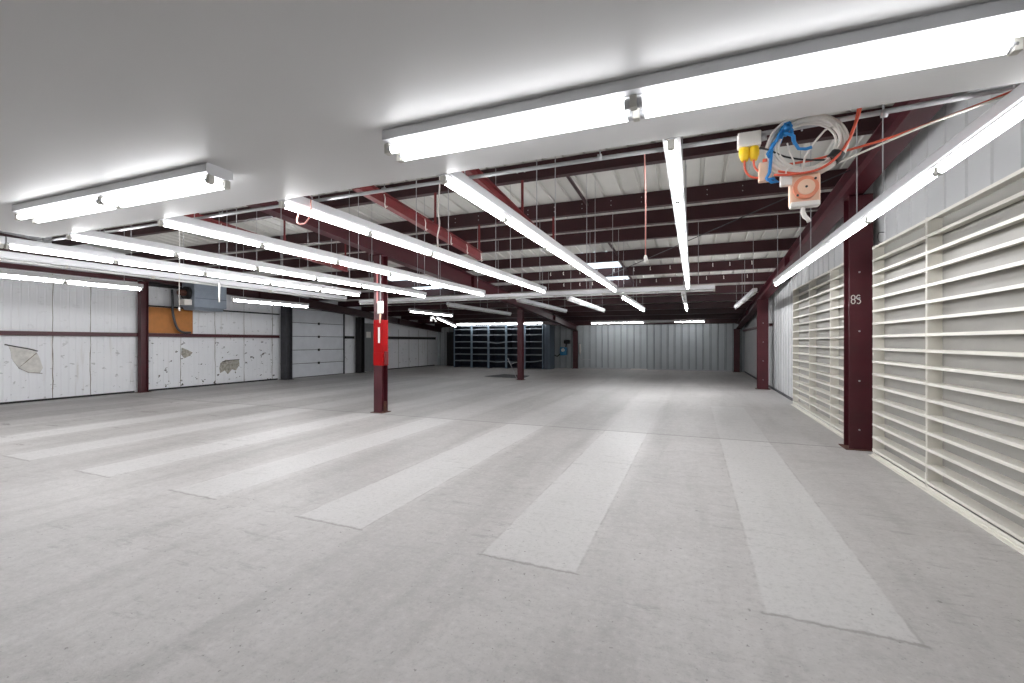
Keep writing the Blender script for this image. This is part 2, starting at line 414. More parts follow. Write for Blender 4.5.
def hcol(name, x, y, wx, dy, label, h, bolts=(), extra=None, m='maroon', flare=0):
    """H column: flanges face -Y / +Y, web between"""
    r = empty(name, (x, y, 0), label, 'column', 'steel columns')
    t = .014; b = MB()
    b.box(-wx/2, wx/2, -dy/2, -dy/2+t, .012, h); b.box(-wx/2, wx/2, dy/2-t, dy/2, .012, h); b.box(-.006, .006, -dy/2+t, dy/2-t, .012, h)
    b.box(-wx/2, wx/2, -dy/2, dy/2, h-.012, h)
    b.build('shaft', M[m], r)
    MB().box(-wx/2-.05, wx/2+.05, -dy/2-.05, dy/2+.05, 0, .012).build('base_plate', M['rust' if m == 'maroon' else 'black'], r)
    for (bx, bz) in bolts:
        MB().tube([(bx, -dy/2-.012, bz), (bx, -dy/2+.001, bz)], .012, 6).build('bolt', M['conduit'], r)
    return r
top = lambda y, slim=False: zb(y)-depth(y, slim)-.003
cR1 = hcol('steel_column', 2.15, 7.76, .275, .25, 'maroon steel column marked 8S standing between the cream racks', top(7.89, True), [(-.02, .28), (-.02, .96), (-.02, 1.65), (-.02, 2.11), (-.02, 2.47)])
cR2 = hcol('steel_column', 2.03, 16.4, .30, .25, 'dark maroon column on right wall beyond the farther cream rack', top(16.53, True), [(.0, .3), (.0, .9), (.0, 1.5), (.0, 2.1)])
cR3 = hcol('steel_column', 1.98, 25.2, .25, .25, 'dark column in the far right corner of the hall', top(25.3, True))
cM1 = hcol('steel_column', MX, 7.95, .205, .205, 'maroon free-standing column with bright red wrap and white box', top(7.85))
cM2 = hcol('steel_column', -6.38, 16.8, .205, .205, 'slim maroon free-standing column in front of the dark shelving', top(16.9))
cM3 = hcol('steel_column', -6.25, 25.2, .22, .25, 'dark column against the grey back wall beside blue machine', top(25.3))
cL1 = hcol('steel_column', -15.27, 8.45, .17, .20, 'maroon column against left wall beside the plywood board', top(8.58))
cL2 = hcol('steel_column', -15.12, 13.45, .30, .30, 'dark grey column on left wall just before roll-up door', top(13.6), m='dark_steel')
cL3 = hcol('steel_column', -15.12, 17.75, .30, .30, 'black column on left wall between roll-up door and grey door', top(17.9), m='black')
cL4 = hcol('steel_column', -14.25, 25.15, .50, .25, 'black column in far left corner beside dark shelving', top(25.3), m='black')

# stencilled 8S on the right column (strokes a few mm proud)
def glyph_8(): return [[(.3, 0), (.7, 0), (1, .16), (1, .38), (.72, .5), (1, .62), (1, .84), (.7, 1), (.3, 1), (0, .84), (0, .62), (.28, .5), (0, .38), (0, .16), (.3, 0)], [(.28, .5), (.72, .5)]]
def glyph_S(): return [[(.12, .07), (.3, 0), (.7, 0), (1, .16), (1, .34), (.75, .46), (.25, .54), (0, .66), (0, .84), (.3, 1), (.62, 1), (.85, .94)]]
b = MB()
for x0, g in ((-.112, glyph_8()), (-.050, glyph_S())):
    for st in g:
        for p, q in zip(st, st[1:]):
            p0 = Vector((x0+p[0]*.043, -.1275, -.055+p[1]*.115)); p1 = Vector((x0+q[0]*.043, -.1275, -.055+q[1]*.115))
            d = (p1-p0); d.normalize(); n = Vector((d.z, 0, -d.x))*.0052; d = d*.002
            b.hexa([p0-d-n, p1+d-n, p1+d+n, p0-d+n]+[v+Vector((0, .003, 0)) for v in (p0-d-n, p1+d-n, p1+d+n, p0-d+n)])
o = b.build('stencil_marking', M['sign'], cR1); o.location = (0, 0, 2.09); tag(o, 'white stencilled 8S marking')

# wrap, labels and electrical box on the near free-standing column
b = MB()
b.bbox(-.107, .107, -.107, .107, 1.28, 1.97, .003); b.build('red_wrap', M['red_wrap'], cM1)
b = MB(); b.bbox(-.112, .115, -.112, .112, 1.0, 1.282, .008); b.build('red_pad', M['red_wrap'], cM1)
MB().bbox(.112, .14, -.05, .08, 1.02, 1.30, .01).build('side_pad', M['dark_red'], cM1)
MB().bbox(.012, .062, -.112, -.107, 1.48, 1.81, .002).build('wrap_label', M['sign'], cM1)
MB().bbox(-.03, .01, -.108, -.1025, 2.33, 2.95, .002).build('pink_sticker', M['pink_label'], cM1)
b = MB(); b.bbox(.03, .155, -.155, -.103, 2.10, 2.36, .006); b.build('switch_box', M['sign'], cM1)
MB().tube([(.085, -.125, 2.36), (.085, -.125, top(7.9)-.02)], .013, 8).build('conduit', M['conduit'], cM1)
MB().tube([(.085, -.135, 1.90), (.085, -.125, 2.10)], .016, 8).build('conduit', M['peach'], cM1)
b = MB(); b.bbox(.105, .14, -.05, .02, .012, .24, .006); b.bbox(.105, .19, -.05, .02, .012, .03, .004); b.build('base_bracket', M['rust'], cM1)

# purlins
PY = [3.15, 4.8, 6.44, 8.08, 8.97, 9.9, 11.55, 13.25, 14.9, 16.6, 18.2, 19.9, 21.5, 23.2, 25.12]
names = ['first', 'second', 'third', 'fourth', 'fifth', 'sixth', 'seventh', 'eighth', 'ninth', 'tenth', 'eleventh', 'twelfth', 'thirteenth', 'fourteenth', 'last']
for i, y in enumerate(PY):
    z = zb(y); h = PUR-.004; sl = -.081
    prof = [(0, 0), (.095, sl*.095), (.095, sl*.095+.022), (.09, sl*.095+.022), (.09, .006), (.007, .006), (.007, h-.008), (.075, h-.008), (.075, h), (0, h)]
    b = MB(); b.prism(prof, lambda p, e: ((XL+.02) if e == 0 else (XR-.03), y+p[0], z+p[1]+.001))
    lab = 'maroon roof purlin, %s one counted from the far back wall' % ordn(len(PY)-1-i)
    r = tag(b.build('roof_purlin', M['maroon_dark']), lab, 'purlin', 'roof purlins', 'thing')
    if y in (8.08,):
        for k in range(14):
            for dz in (.09, .17):
                MB().tube([(-5+k*.52, y-.008, z+dz), (-5+k*.52, y+.003, z+dz)], .008, 6).build('bolt', M['conduit'], r)
    if y in (6.44,):
        for xx in (-2.5, -2.38, -.42, -.3, .55, .67, 1.1, 1.22):
            MB().tube([(xx, y-.008, z+.12), (xx, y+.003, z+.12)], .012, 6).build('bolt', M['conduit'], r)
    if y in (13.25, 14.9):
        n = 12
        for k in range(n):
            xx = -4.1+k*.5+random.uniform(-.08, .08)
            hb = MB(); hb.tube([(xx, y-.004, z+.20), (xx, y-.03, z+.19), (xx, y-.045, z+.15), (xx, y-.03, z+.11), (xx+.01, y-.012, z+.12)], .011, 6)
            hb.build('hook', M['sign'], r)
# thin struts between purlins below the deck
for k, (a, c) in enumerate(((6.44, 8.08), (9.9, 11.55), (11.55, 13.25), (13.25, 14.9))):
    b = MB(); x = -1.78
    b.hexa([(x-.02, a+.1, zb(a)+.05), (x+.02, a+.1, zb(a)+.05), (x+.02, c, zb(c)+.12), (x-.02, c, zb(c)+.12),
            (x-.02, a+.1, zb(a)+.09), (x+.02, a+.1, zb(a)+.09), (x+.02, c, zb(c)+.16), (x-.02, c, zb(c)+.16)])
    tag(b.build('purlin_strut', M['maroon_dark']), 'short maroon strut between %s purlins of the middle bay' % ['the nearest pair of', 'the second open pair of', 'the third open pair of', 'the pair beside the skylight'][k], 'strut', 'purlin struts', 'thing')
# diagonal brace rod in the roof plane
b = MB(); b.tube([(-2.4, 13.2, zb(13.2)-.03), (1.98, 7.45, zb(7.45)-.03)], .009, 6)
tag(b.build('brace_rod', M['dark_steel']), 'thin diagonal steel brace rod under the roof near right rafter', 'rod')
b = MB(); b.tube([(-6.1, 24.9, zb(24.9)-.03), (-2.4, 17.5, zb(17.5)-.03)], .009, 6)

# short red rails hung beneath the purlins, with hooks
def rail(x, y0, y1, z, hooks, label, m='red_rail', w=.05, h=.16):
    r = empty('hoist_rail', (x, y0, z), label, 'rail', 'red rails under the roof')
    L = y1-y0; sl = -.081*L; b = MB()
    for (a0, a1, c0, c1) in ((-w, w, 0, .012), (-.006, .006, .012, h-.012), (-w, w, h-.012, h)):
        b.hexa([(a0, 0, c0), (a1, 0, c0), (a1, L, c0+sl), (a0, L, c0+sl), (a0, 0, c1), (a1, 0, c1), (a1, L, c1+sl), (a0, L, c1+sl)])
    b.build('beam', M[m], r)
    for yy in PY:
        if y0+.05 < yy < y1:
            s = (yy-y0); MB().box(-.02, .02, s, s+.012, h+sl*s/L-.005, zb(yy)-z-.002).build('hanger', M[m], r)
    for s in hooks:
        zz = sl*s/L
        b = MB(); b.tube([(w+.004, s, zz+.12), (w+.02, s, zz+.06), (w+.015, s, zz-.01), (w+.01, s+.02, zz-.05), (w+.012, s+.05, zz-.03)], .008, 6)
        b.build('hook', M['sign'], r)
    return r
rail(-3.95, 4.55, 8.15, 3.42, (.5, 1.5, 2.3, 2.9, 3.5), 'red steel rail with white hooks right of the wrapped column')
rail(-7.3, 4.55, 8.15, 3.38, (.6, 1.2, 1.8), 'red steel rail with hooks above the left light rows')
rail(-2.42, 4.55, 8.15, 3.45, (), 'plain red steel rail beside the third light row', h=.13)

# girts and edge angles on the left wall
def girt(y0, y1, z0, z1, label, m='maroon'):
    b = MB(); prof = [(0, 0), (.12, 0), (.12, .02), (.112, .02), (.112, z1-z0-.02), (.12, z1-z0-.02), (.12, z1-z0), (0, z1-z0)]
    b.prism(prof, lambda p, e: (XL+.02+p[0], y0 if e == 0 else y1, z0+p[1]))
    return tag(b.build('wall_girt', M[m]), label, 'girt', 'left wall girts', 'thing')
girt(YN+.05, 8.33, 1.66, 1.77, 'maroon waist-high girt on left wall nearest the viewpoint')
girt(8.57, 13.29, 1.66, 1.77, 'maroon girt on left wall beneath the plywood board')
girt(17.02, 17.58, 1.66, 1.78, 'short dark girt between roll-up door and black column', 'black')
girt(19.45, 25.05, 1.66, 1.80, 'black girt on left wall beyond the grey door', 'black')
girt(YN+.05, 8.33, 3.28, 3.40, 'maroon upper girt on left wall nearest the viewpoint')
girt(8.57, 13.29, 3.20, 3.34, 'dark upper girt on left wall behind the grey heater', 'black')
girt(8.57, 13.29, 2.58, 2.62, 'thin dark rail on left wall level with plywood top', 'black')
girt(13.62, 17.58, 2.98, 3.12, 'dark header beam above the white roll-up door', 'black')
tag(MB().box(XL+.03, XL+.05, YN+.05, 8.3, 0, .05).build('baseboard_left', M['black']), 'dark base trim along the near left wall', 'trim', kind='structure')
tag(MB().box(XL+.03, XL+.05, 8.62, 13.28, 0, .05).build('baseboard_left', M['black']), 'dark base trim below the damaged left liner', 'trim', kind='structure')
tag(MB().box(XL+.03, XL+.05, 19.4, 25.05, 0, .05).build('baseboard_left', M['black']), 'dark base trim beyond the grey door', 'trim', kind='structure')
# right wall eave girt in the last bay
b = MB(); b.box(XR-.12, XR-.025, 16.56, 25.05, 2.02, 2.1)
tag(b.build('wall_girt', M['maroon']), 'maroon girt high on right wall in the farthest bay', 'girt', None, 'thing')
tag(MB().box(XR-.05, XR-.022, 12.65, 25.05, 0, .06).build('baseboard_right', M['dark_steel']), 'dark base angle along the far right wall', 'trim', kind='structure')
tag(MB().box(-5.9, 1.8, YF-.06, YF-.032, 0, .06).build('baseboard_back', M['conduit']), 'pale base angle along the back wall', 'trim', kind='structure')

# roll-up door
d = empty('door_1', (XL, 0, 0), 'white sectional roll-up door in the left wall', 'door', kind='structure')
y0, y1, H = ROLL; n = 5; hp = (H-.02)/n
for k in range(n):
    b = MB(); z0 = .02+k*hp; z1 = z0+hp-.022
    prof = [(0, z0), (.045, z0), (.05, z0+.012), (.05, z1-.012), (.045, z1), (0, z1)]
    b.prism(prof, lambda p, e: (.0+p[0]-.02, (y0+.04) if e == 0 else (y1-.04), p[1]))
    s = b.build('door_panel', M['door_white'], d)
    if k < n-1:
        MB().bbox(.03, .055, (y0+y1)/2-.05, (y0+y1)/2+.05, z1-.05, z1+.055, .006).build('hinge', M['black'], s)
MB().box(-.02, .028, y0+.05, y1-.05, 0, .02).build('bottom_seal', M['black'], d)
MB().box(-.035, -.021, y0+.03, y1-.03, .02, H).build('backing', M['dark_steel'], d)
for yy in (y0-.01, y1-.05):
    MB().box(-.01, .085, yy, yy+.055, 0, H+.15).build('door_track', M['dark_steel'], d)
# grey door
d = empty('door_2', (XL, 0, 0), 'grey personnel door with small white sign in left wall', 'door', kind='structure')
y0, y1, H = DOOR
MB().bbox(-.04, .01, y0+.05, y1-.05, .02, H-.05, .004).build('door_leaf', M['door_grey'], d)
b = MB(); b.box(-.06, .03, y0, y0+.05, 0, H); b.box(-.06, .03, y1-.05, y1, 0, H); b.box(-.06, .03, y0+.05, y1-.05, H-.05, H); b.build('door_frame', M['door_grey'], d)
MB().bbox(-.05, .06, y0+.05, y1-.05, 0, .02, .004).build('threshold', M['conduit'], d)
MB().bbox(.01, .016, 18.58, 18.92, 1.72, 2.02, .002).build('door_sign', M['sign'], d)
b = MB(); b.tube([(.01, y1-.14, 1.0), (.06, y1-.14, 1.0), (.06, y1-.25, 1.0)], .012, 8); b.build('door_handle', M['conduit'], d)

# ------------------------------------------------------------------ cream bin shelving on the right wall
def rack(y0, y1, label):
    D, H, n = .128, 2.765, 17; x0 = 2.20
    r = empty('wall_shelving', (x0, y0, 0), label, 'shelving', 'cream wall shelving')
    L = y1-y0; t = .012
    MB().box(D-.006, D, t, L-t, .05, H).build('back_panel', M['rack_back'], r)
    for s in (0, L-t):
        MB().box(0, D, s, s+t, 0, H+.005).build('upright', M['cream'], r)
    pitch = (H-.10)/(n-1)
    for k in range(n):
        z = .09+k*pitch+ (H-.10-.0-(n-1)*pitch)
        b = MB(); prof = [(-.004, -.030), (.001, -.030), (.001, -.004), (D-.007, -.004), (D-.007, 0), (-.004, 0)]
        b.prism(prof, lambda p, e: (p[0], .0 if e == 0 else L, z+p[1]))
        if k == 0: b.box(-.003, .0, t, L-t, z-.089, z-.045)
        b.build('shelf', M['cream'], r)
    b = MB(); b.box(-.05, -.006, .0, L, .0, .006); b.box(-.012, -.006, .0, L, .006, .02); b.build('floor_angle', M['cream'], r)
    return r
rack(2.86, 4.36, 'cream wall shelving section nearest the viewpoint')
rkA = rack(4.37, 5.86, 'cream wall shelving section at the right edge, nearest one visible')
rkB = rack(5.87, 7.36, 'cream wall shelving section just in front of the 8S column')
rack(7.98, 9.38, 'cream wall shelving section right behind the 8S column')
rack(9.39, 10.93, 'cream wall shelving section second behind the 8S column')
rack(10.94, 12.60, 'cream wall shelving section third and last behind the 8S column')

# ------------------------------------------------------------------ dark shelving at the far end
SX = [-13.25, -12.07, -10.99, -9.88, -8.78, -7.68]
for k in range(5):
    x0, x1 = SX[k], SX[k+1]; y = 23.7; D = .85; H = 2.46
    r = empty('steel_shelving', (x0, y, 0), 'dark navy steel shelving bay against back wall, %s bay from the left' % ordn(k), 'shelving', 'dark shelving bays')
    L = x1-x0
    MB().box(.03, L-.03, D-.02, D, .02, H).build('back_panel', M['shelf_navy'], r)
    for s in (0, L-.03):
        b = MB(); b.box(s+.002, s+.028, .03, D, 0, H); b.build('side_panel', M['shelf_navy'], r)
        MB().box(s+(0 if s == 0 else -.03), s+.06-(0 if s == 0 else .03), -.012, .03, 0, H).build('upright', M['shelf_frame'], r)
    for j, z in enumerate((.06, .43, .81, 1.18, 1.54, 1.93, 2.26, 2.45)):
        s = MB().box(.03, L-.03, .0, D-.02, z-.02, z).build('shelf', M['shelf_navy'], r)
        if j: 
            b = MB()
            if (k, j) in ((2, 4), (3, 1), (2, 1), (4, 1)):   # sagging front lips
                m = 8
                dz = [-.07*math.sin(PI*i/m)*(1 if j == 4 else .6)+ (.1*(i/m) if (k, j) == (4, 1) else 0) for i in range(m+1)]
                for i in range(m):
                    a = .03+(L-.06)*i/m; c = .03+(L-.06)*(i+1)/m
                    b.hexa([(a, -.014, z-.06+dz[i]), (c, -.014, z-.06+dz[i+1]), (c, -.002, z-.06+dz[i+1]), (a, -.002, z-.06+dz[i]),
                            (a, -.014, z+dz[i]), (c, -.014, z+dz[i+1]), (c, -.002, z+dz[i+1]), (a, -.002, z+dz[i])])
            else: b.box(.03, L-.03, -.012, -.001, z-.055, z+.005)
            b.build('shelf_lip', M['shelf_edge'], s)
r = empty('steel_cabinet', (-7.62, 23.7, 0), 'slate blue panelled end cabinet closing the dark shelving run', 'cabinet')
MB().bbox(0, .32, 0, .9, 0, 2.44, .006).build('body', M['shelf_side'], r)
for x in (.155,): MB().box(x, x+.012, -.006, .002, .02, 2.42).build('door_gap', M['shelf_navy'], r)

# ------------------------------------------------------------------ fluorescent fixtures
cache = {}
def cached(key, fn):
    if key not in cache: cache[key] = fn()
    return cache[key]
def m_channel(L, w, h):
    def f():
        b = MB(); prof = [(-w*.34, 0), (w*.34, 0), (w*.36, .006), (w*.5, .014), (w*.5, h-.01), (w*.46, h), (-w*.46, h), (-w*.5, h-.01), (-w*.5, .014), (-w*.36, .006)]
        b.prism(prof, lambda p, e: (p[0], 0 if e == 0 else L, .026+p[1])); return b.mesh('channel', M['fixture'])
    return cached(('ch', round(L, 3), w, h), f)
def m_tube(L, lit):
    def f():
        b = MB(); b.tube([(0, .028, 0), (0, L-.028, 0)], .019, 12); return b.mesh('tube', M[{True: 'tube_on', False: 'tube_off'}.get(lit, lit)])
    return cached(('tb', round(L, 3), lit), f)
def m_holder():
    def f():
        b = MB(); b.bbox(-.018, .018, -.014, .014, -.022, .028, .004); return b.mesh('lamp_holder', M['socket'])
    return cached('ho', f)
def m_cap():
    def f():
        b = MB(); b.tube([(0, 0, 0), (0, .022, 0)], .0195, 12); return b.mesh('tube_cap', M['conduit'])
    return cached('cap', f)
def m_wire():
    def f():
        b = MB(); b.tube([(0, 0, 0), (0, 0, 1)], .0045, 5); return b.mesh('hanging_wire', M['wire'])
    return cached('wire', f)
def fixture(loc, rz, lens, lit, label, group, wires=True, w=.088, h=.078, pitch=.036, tubes=1, tilt=0, name='fluorescent_light'):
    """lens: tube lengths in a line; lit: bool or list per tube section"""
    r = empty(name, loc, label, 'light', group, rot=(tilt, 0, rz))
    L = sum(lens); link('channel', m_channel(L, w, h), r)
    lits = lit if isinstance(lit, (list, tuple)) else [lit]*len(lens)
    y = 0; offs = (-pitch, pitch) if tubes == 2 else (0,)
    for l, on in zip(lens, lits):
        for o in offs:
            t = link('tube', m_tube(l, on), r); t.location = (o, y, 0)
            for yy in (.014, l-.036):
                c = link('tube_cap', m_cap(), t); c.location = (0, yy, 0)
        y += l
    y = 0
    for k in range(len(lens)+1):
        for o in offs:
            hd = link('lamp_holder', m_holder(), r); hd.location = (o, min(max(y, .014), L-.014), 0)
        if k < len(lens): y += lens[k]
    if wires:
        for s in (.3, L-.3):
            for _ in range(9):
                if any(q-.03 < loc[1]+math.cos(rz)*s < q+.12 for q in PY): s += .05
            wx = loc[0]-math.sin(rz)*s; wy = loc[1]+math.cos(rz)*s
            a = link('hanging_wire', m_wire(), r); z0 = .025+h
            a.location = (0, s, z0); a.scale = (1, 1, zd(wy)-loc[2]-z0-.003-math.sin(tilt)*s)
            a.rotation_euler = (-tilt, 0, 0)
    return r

ZT = 2.52; P1 = 1.158
GR = 'hanging fluorescent lights'
rows = [('R', 1.36, True, 'row along the right wall'), ('C', -.11, True, 'second row from the right wall'), ('B', -1.465, True, 'third row from the right wall'),
        ('A', -2.845, True, 'fourth row from the right wall'), ('D', -4.26, True, 'fifth row from the right wall'), ('E', -5.66, True, 'sixth row from the right wall'),
        ('F', -6.84, True, 'seventh row from the right wall'), ('G', -7.95, False, 'unlit eighth row from the right wall')]
for key, x, lit, ph in rows:
    y = 2.475; last = {'R': 9.30, 'C': 9.25, 'B': 9.18, 'A': 8.86, 'D': 8.94, 'E': 8.79, 'F': 8.0, 'G': 8.8}[key]
    P = (last-3.47)/5
    if key == 'F': P = (last-3.47)/4
    secs = [3.47-2.475]+[P]*(4 if key == 'F' else 5)
    groups_ = [secs[:2], secs[2:4], secs[4:]]
    for i, g in enumerate(groups_):
        if not g: continue
        pos = ['nearest', 'middle', 'farthest'][i]
        fixture((x, y, ZT), 0, g, ('tube_left' if key in 'EF' else lit), '%s hanging fluorescent strip, %s fixture in the %s' % ('lit' if lit else 'dark', pos, ph.replace('unlit ', '')), GR)
        y += sum(g)+.004
    if key in 'FG':   # these rows run on beside the low ceiling
        fixture((x, .10, ZT), 0, [1.18, 1.18], (lit and 'tube_left'), '%s hanging fluorescent strip beside low ceiling corner, in the %s' % ('lit' if lit else 'dark', ph.replace('unlit ', '')), GR)
fixture((-9.97, .8, ZT), 0, [1.17, 1.17], 'tube_wall', 'lit fluorescent strip near left wall, cut by the picture edge', GR)
fixture((-9.97, 3.16, ZT), 0, [1.17, 1.17], 'tube_wall', 'lit fluorescent strip hanging before the near left wall panels', GR)
fixture((-10.47, 7.72, ZT), 0, [1.17, 1.17], 'tube_wall', 'lit fluorescent strip hanging right of the grey heater', GR)
# second zone, beyond the crosswise row
for key, x, y0, y1, lit, lab in (('R', 1.18, 10.65, 15.4, False, 'dark fluorescent strip beyond the crosswise row, beside right rafter'),
                            ('C', -.22, 10.65, 15.6, (False, True), 'far fluorescent strip beyond the crosswise row, second from right'),
                            ('B', -1.53, 10.5, 15.4, True, 'far lit fluorescent strip beyond crosswise row, third from right'),
                            ('A', -2.83, 10.65, 15.4, False, 'dark fluorescent strip beyond crosswise row, fourth from right'),
                            ('A2', -4.1, 10.56, 15.2, False, 'dark fluorescent strip beyond crosswise row, above slim column'),
                            ('D', -6.5, 11.27, 16.0, False, 'dark fluorescent strip beyond crosswise row, left of slim column')):
    h = (y1-y0)/2
    for i in range(2):
        l2 = lit[i] if isinstance(lit, tuple) else lit
        lab2 = lab.replace('fluorescent strip', 'fluorescent strip, %s of two,' % ('nearer' if i == 0 else 'farther'))
        fixture((x, y0+i*(h+.004), ZT), 0, [h/2, h/2], (l2 and 'tube_far'), lab2, GR)
fixture((-8.85, 12.81, ZT), 0, [1.45, 1.45], True, 'lit fluorescent strip above the twin emergency lamps', GR)
fixture((-10.0, 16.41, 2.50), 0, [.85, .85], True, 'lit fluorescent strip hanging crooked beyond the twin emergency lamps', GR, tilt=-.185)
# crosswise dark row
xx = .38; LW = 2.15
for i in range(4):
    fixture((xx, 9.66-.0*i, ZT-.01), PI/2, [LW/2, LW/2], False, 'dark fluorescent strip in crosswise row, %s from the right end' % ordn(i), GR)
    xx -= LW+.004
# rows before the back wall and the dark shelving
xx = .5
for i, (l, lit) in enumerate(((1.42, True), (1.46, False), (1.38, True), (1.38, True))):
    fixture((xx, 24.2, 2.5), PI/2, [l], (lit and 'tube_back'), '%s fluorescent strip before the back wall, %s from the right' % ('lit' if lit else 'dark', ordn(i)), GR)
    xx -= l+.004
xx = -7.6
for i in range(2):
    fixture((xx, 23.42, 2.52), PI/2, [1.33, 1.33], True, 'lit fluorescent strip over the dark shelving, %s half' % ('right' if i == 0 else 'left'), GR)
    xx -= 2.664
# surface-mounted fixtures on the low ceiling
def surf(x0, L, y, label):
    return fixture((x0+L, y, 2.458), PI/2, [L/2, L/2], 'tube_ceiling', label, 'ceiling mounted fluorescent lights', wires=False, w=.165, h=.066, pitch=.05, tubes=2)
surf(-1.43, 2.41, 1.92, 'large twin-tube fluorescent light on white ceiling, top right of view')
surf(-4.84, 2.2, 1.87, 'twin-tube fluorescent light on white ceiling at upper left')

# emergency light with two heads, hung below its fixture
r = empty('emergency_light', (-8.98, 14.45, 2.26), 'white twin-head emergency lamp hanging below a lit strip', 'light')
b = MB(); b.bbox(-.03, .03, -.09, .09, .10, .17, .008); b.tube([(.0, 0, .16), (.0, 0, .21)], .008, 6); b.build('bracket', M['sign'], r)
for s in (-1, 1):
    b = MB(); b.tube([(0, s*.09, .12), (.02, s*.12, .09), (.03, s*.14, .06), (.045, s*.15, .02), (.05, s*.155, -.01)], [.02, .025, .035, .045, .048], 10); b.build('lamp_head', M['sign'], r)

# ------------------------------------------------------------------ conduit, cords and outlets near the low ceiling edge
b = MB(); pts = [(-7.34, 2.83, 2.665), (-5.6, 2.84, 2.66), (-3.0, 2.85, 2.66), (-1.0, 2.86, 2.66), (.2, 2.86, 2.655), (1.0, 2.86, 2.68), (2.32, 2.84, 2.73)]
b.tube(pts, .014, 8)
c = tag(b.build('electrical_conduit', M['conduit']), 'long grey conduit running crosswise just beyond the low ceiling edge', 'conduit')
for x in (-5.9, -4.0, -2.2, -.55, .9):
    hb = MB(); hb.tube([(x, 2.855, 2.66), (x, 2.855, zd(2.855)-.003)], .004, 5); hb.build('hanging_wire', M['wire'], c)
    MB().tube([(x-.012, 2.85, 2.663), (x+.012, 2.85, 2.663)], .019, 8).build('clamp', M['conduit'], c)
# outlet box with yellow plugs
r = empty('outlet_box', (.285, 2.84, 2.54), 'white outlet box with two yellow plugs on the crosswise conduit', 'outlet')
MB().bbox(-.058, .058, -.03, .03, .045, .125, .006).build('box', M['sign'], r)
for s in (-1, 1):
    b = MB(); b.tube([(s*.024, 0, .045), (s*.024, 0, .03), (s*.024, -.004, .0), (s*.022, -.01, -.03)], [.024, .028, .027, .018], 10); b.build('plug', M['yellow'], r)
MB().tube([(.058, 0, .085), (.085, 0, .09)], .017, 8).build('fitting', M['conduit'], r)
# orange cords from the plugs
def cord(pts, rad, name, m, label, group=None, cat='cord', sub=5):
    """smooth Catmull-Rom tube"""
    P = [Vector(p) for p in pts]; out = []
    for i in range(len(P)-1):
        p0, p1, p2, p3 = P[max(i-1, 0)], P[i], P[i+1], P[min(i+2, len(P)-1)]
        for k in range(sub):
            t = k/sub; out.append(.5*((2*p1)+(p2-p0)*t+(2*p0-5*p1+4*p2-p3)*t*t+(3*p1-p0-3*p2+p3)*t**3))
    out.append(P[-1])
    o = MB().tube(out, rad, 7).build(name, M[m]); return tag(o, label, cat, group) if label else o
cord([(.262, 2.83, 2.51), (.265, 2.83, 2.46), (.29, 2.83, 2.42), (.335, 2.83, 2.405)], .006, 'power_cord', 'cord_orange', 'orange cord looping from left yellow plug to the peach adaptor')
cord([(.307, 2.83, 2.51), (.31, 2.83, 2.475), (.325, 2.83, 2.45), (.34, 2.83, 2.44)], .006, 'power_cord', 'cord_orange', 'orange cord looping from right yellow plug to the peach adaptor')
r = empty('adaptor_box', (.362, 2.83, 2.38), 'small peach adaptor box hanging under the outlet box', 'adaptor')
b = MB(); b.bbox(-.032, .032, -.018, .018, 0, .105, .005); b.build('box', M['peach'], r)
MB().tube([(.0, 0, .10), (-.0, 0, .125)], .012, 8).build('cord_grip', M['cord_orange'], r)
# big coil of white cable
cc = Vector((.555, 2.83, 2.548))
r = empty('cable_coil', cc, 'large coil of white cable tied with blue rope under the roof', 'cable')
for k in range(16):
    b = MB(); q = (k % 6)/5; R1 = .184-.046*q; R2 = .158-.038*q; off = .014*(k//6)-.015; ph = random.uniform(-.1, .1)
    cx, cz = random.uniform(-.008, .008), random.uniform(-.007, .007)
    pts = [(cx+R1*math.cos(a+ph), off+.01*math.sin(a*2+k), cz+R2*math.sin(a+ph)) for a in [2*PI*i/48 for i in range(48)]]
    b.tube(pts, .0066, 7, closed=True); b.build('cable_turn', M['cable_white'], r)
b = MB(); b.tube([(-.02, -.02, -.14), (-.01, -.02, -.07), (.03, -.02, 0), (.08, -.02, .06), (.13, -.02, .085)], .005, 6); b.build('loose_end', M['cable_white'], r)
b = MB(); b.tube([(-.055, -.02, -.13), (-.06, -.02, -.08), (-.08, -.02, -.03), (-.09, -.02, .02)], .004, 6); b.build('loose_end', M['cable_white'], r)
a = -.62
b = MB(); b.tube([(.160*math.cos(x), -.012, .142*math.sin(x)) for x in [a-.16+.32*i/6 for i in range(7)]], .034, 10); b.build('tape_band', M['black'], r)
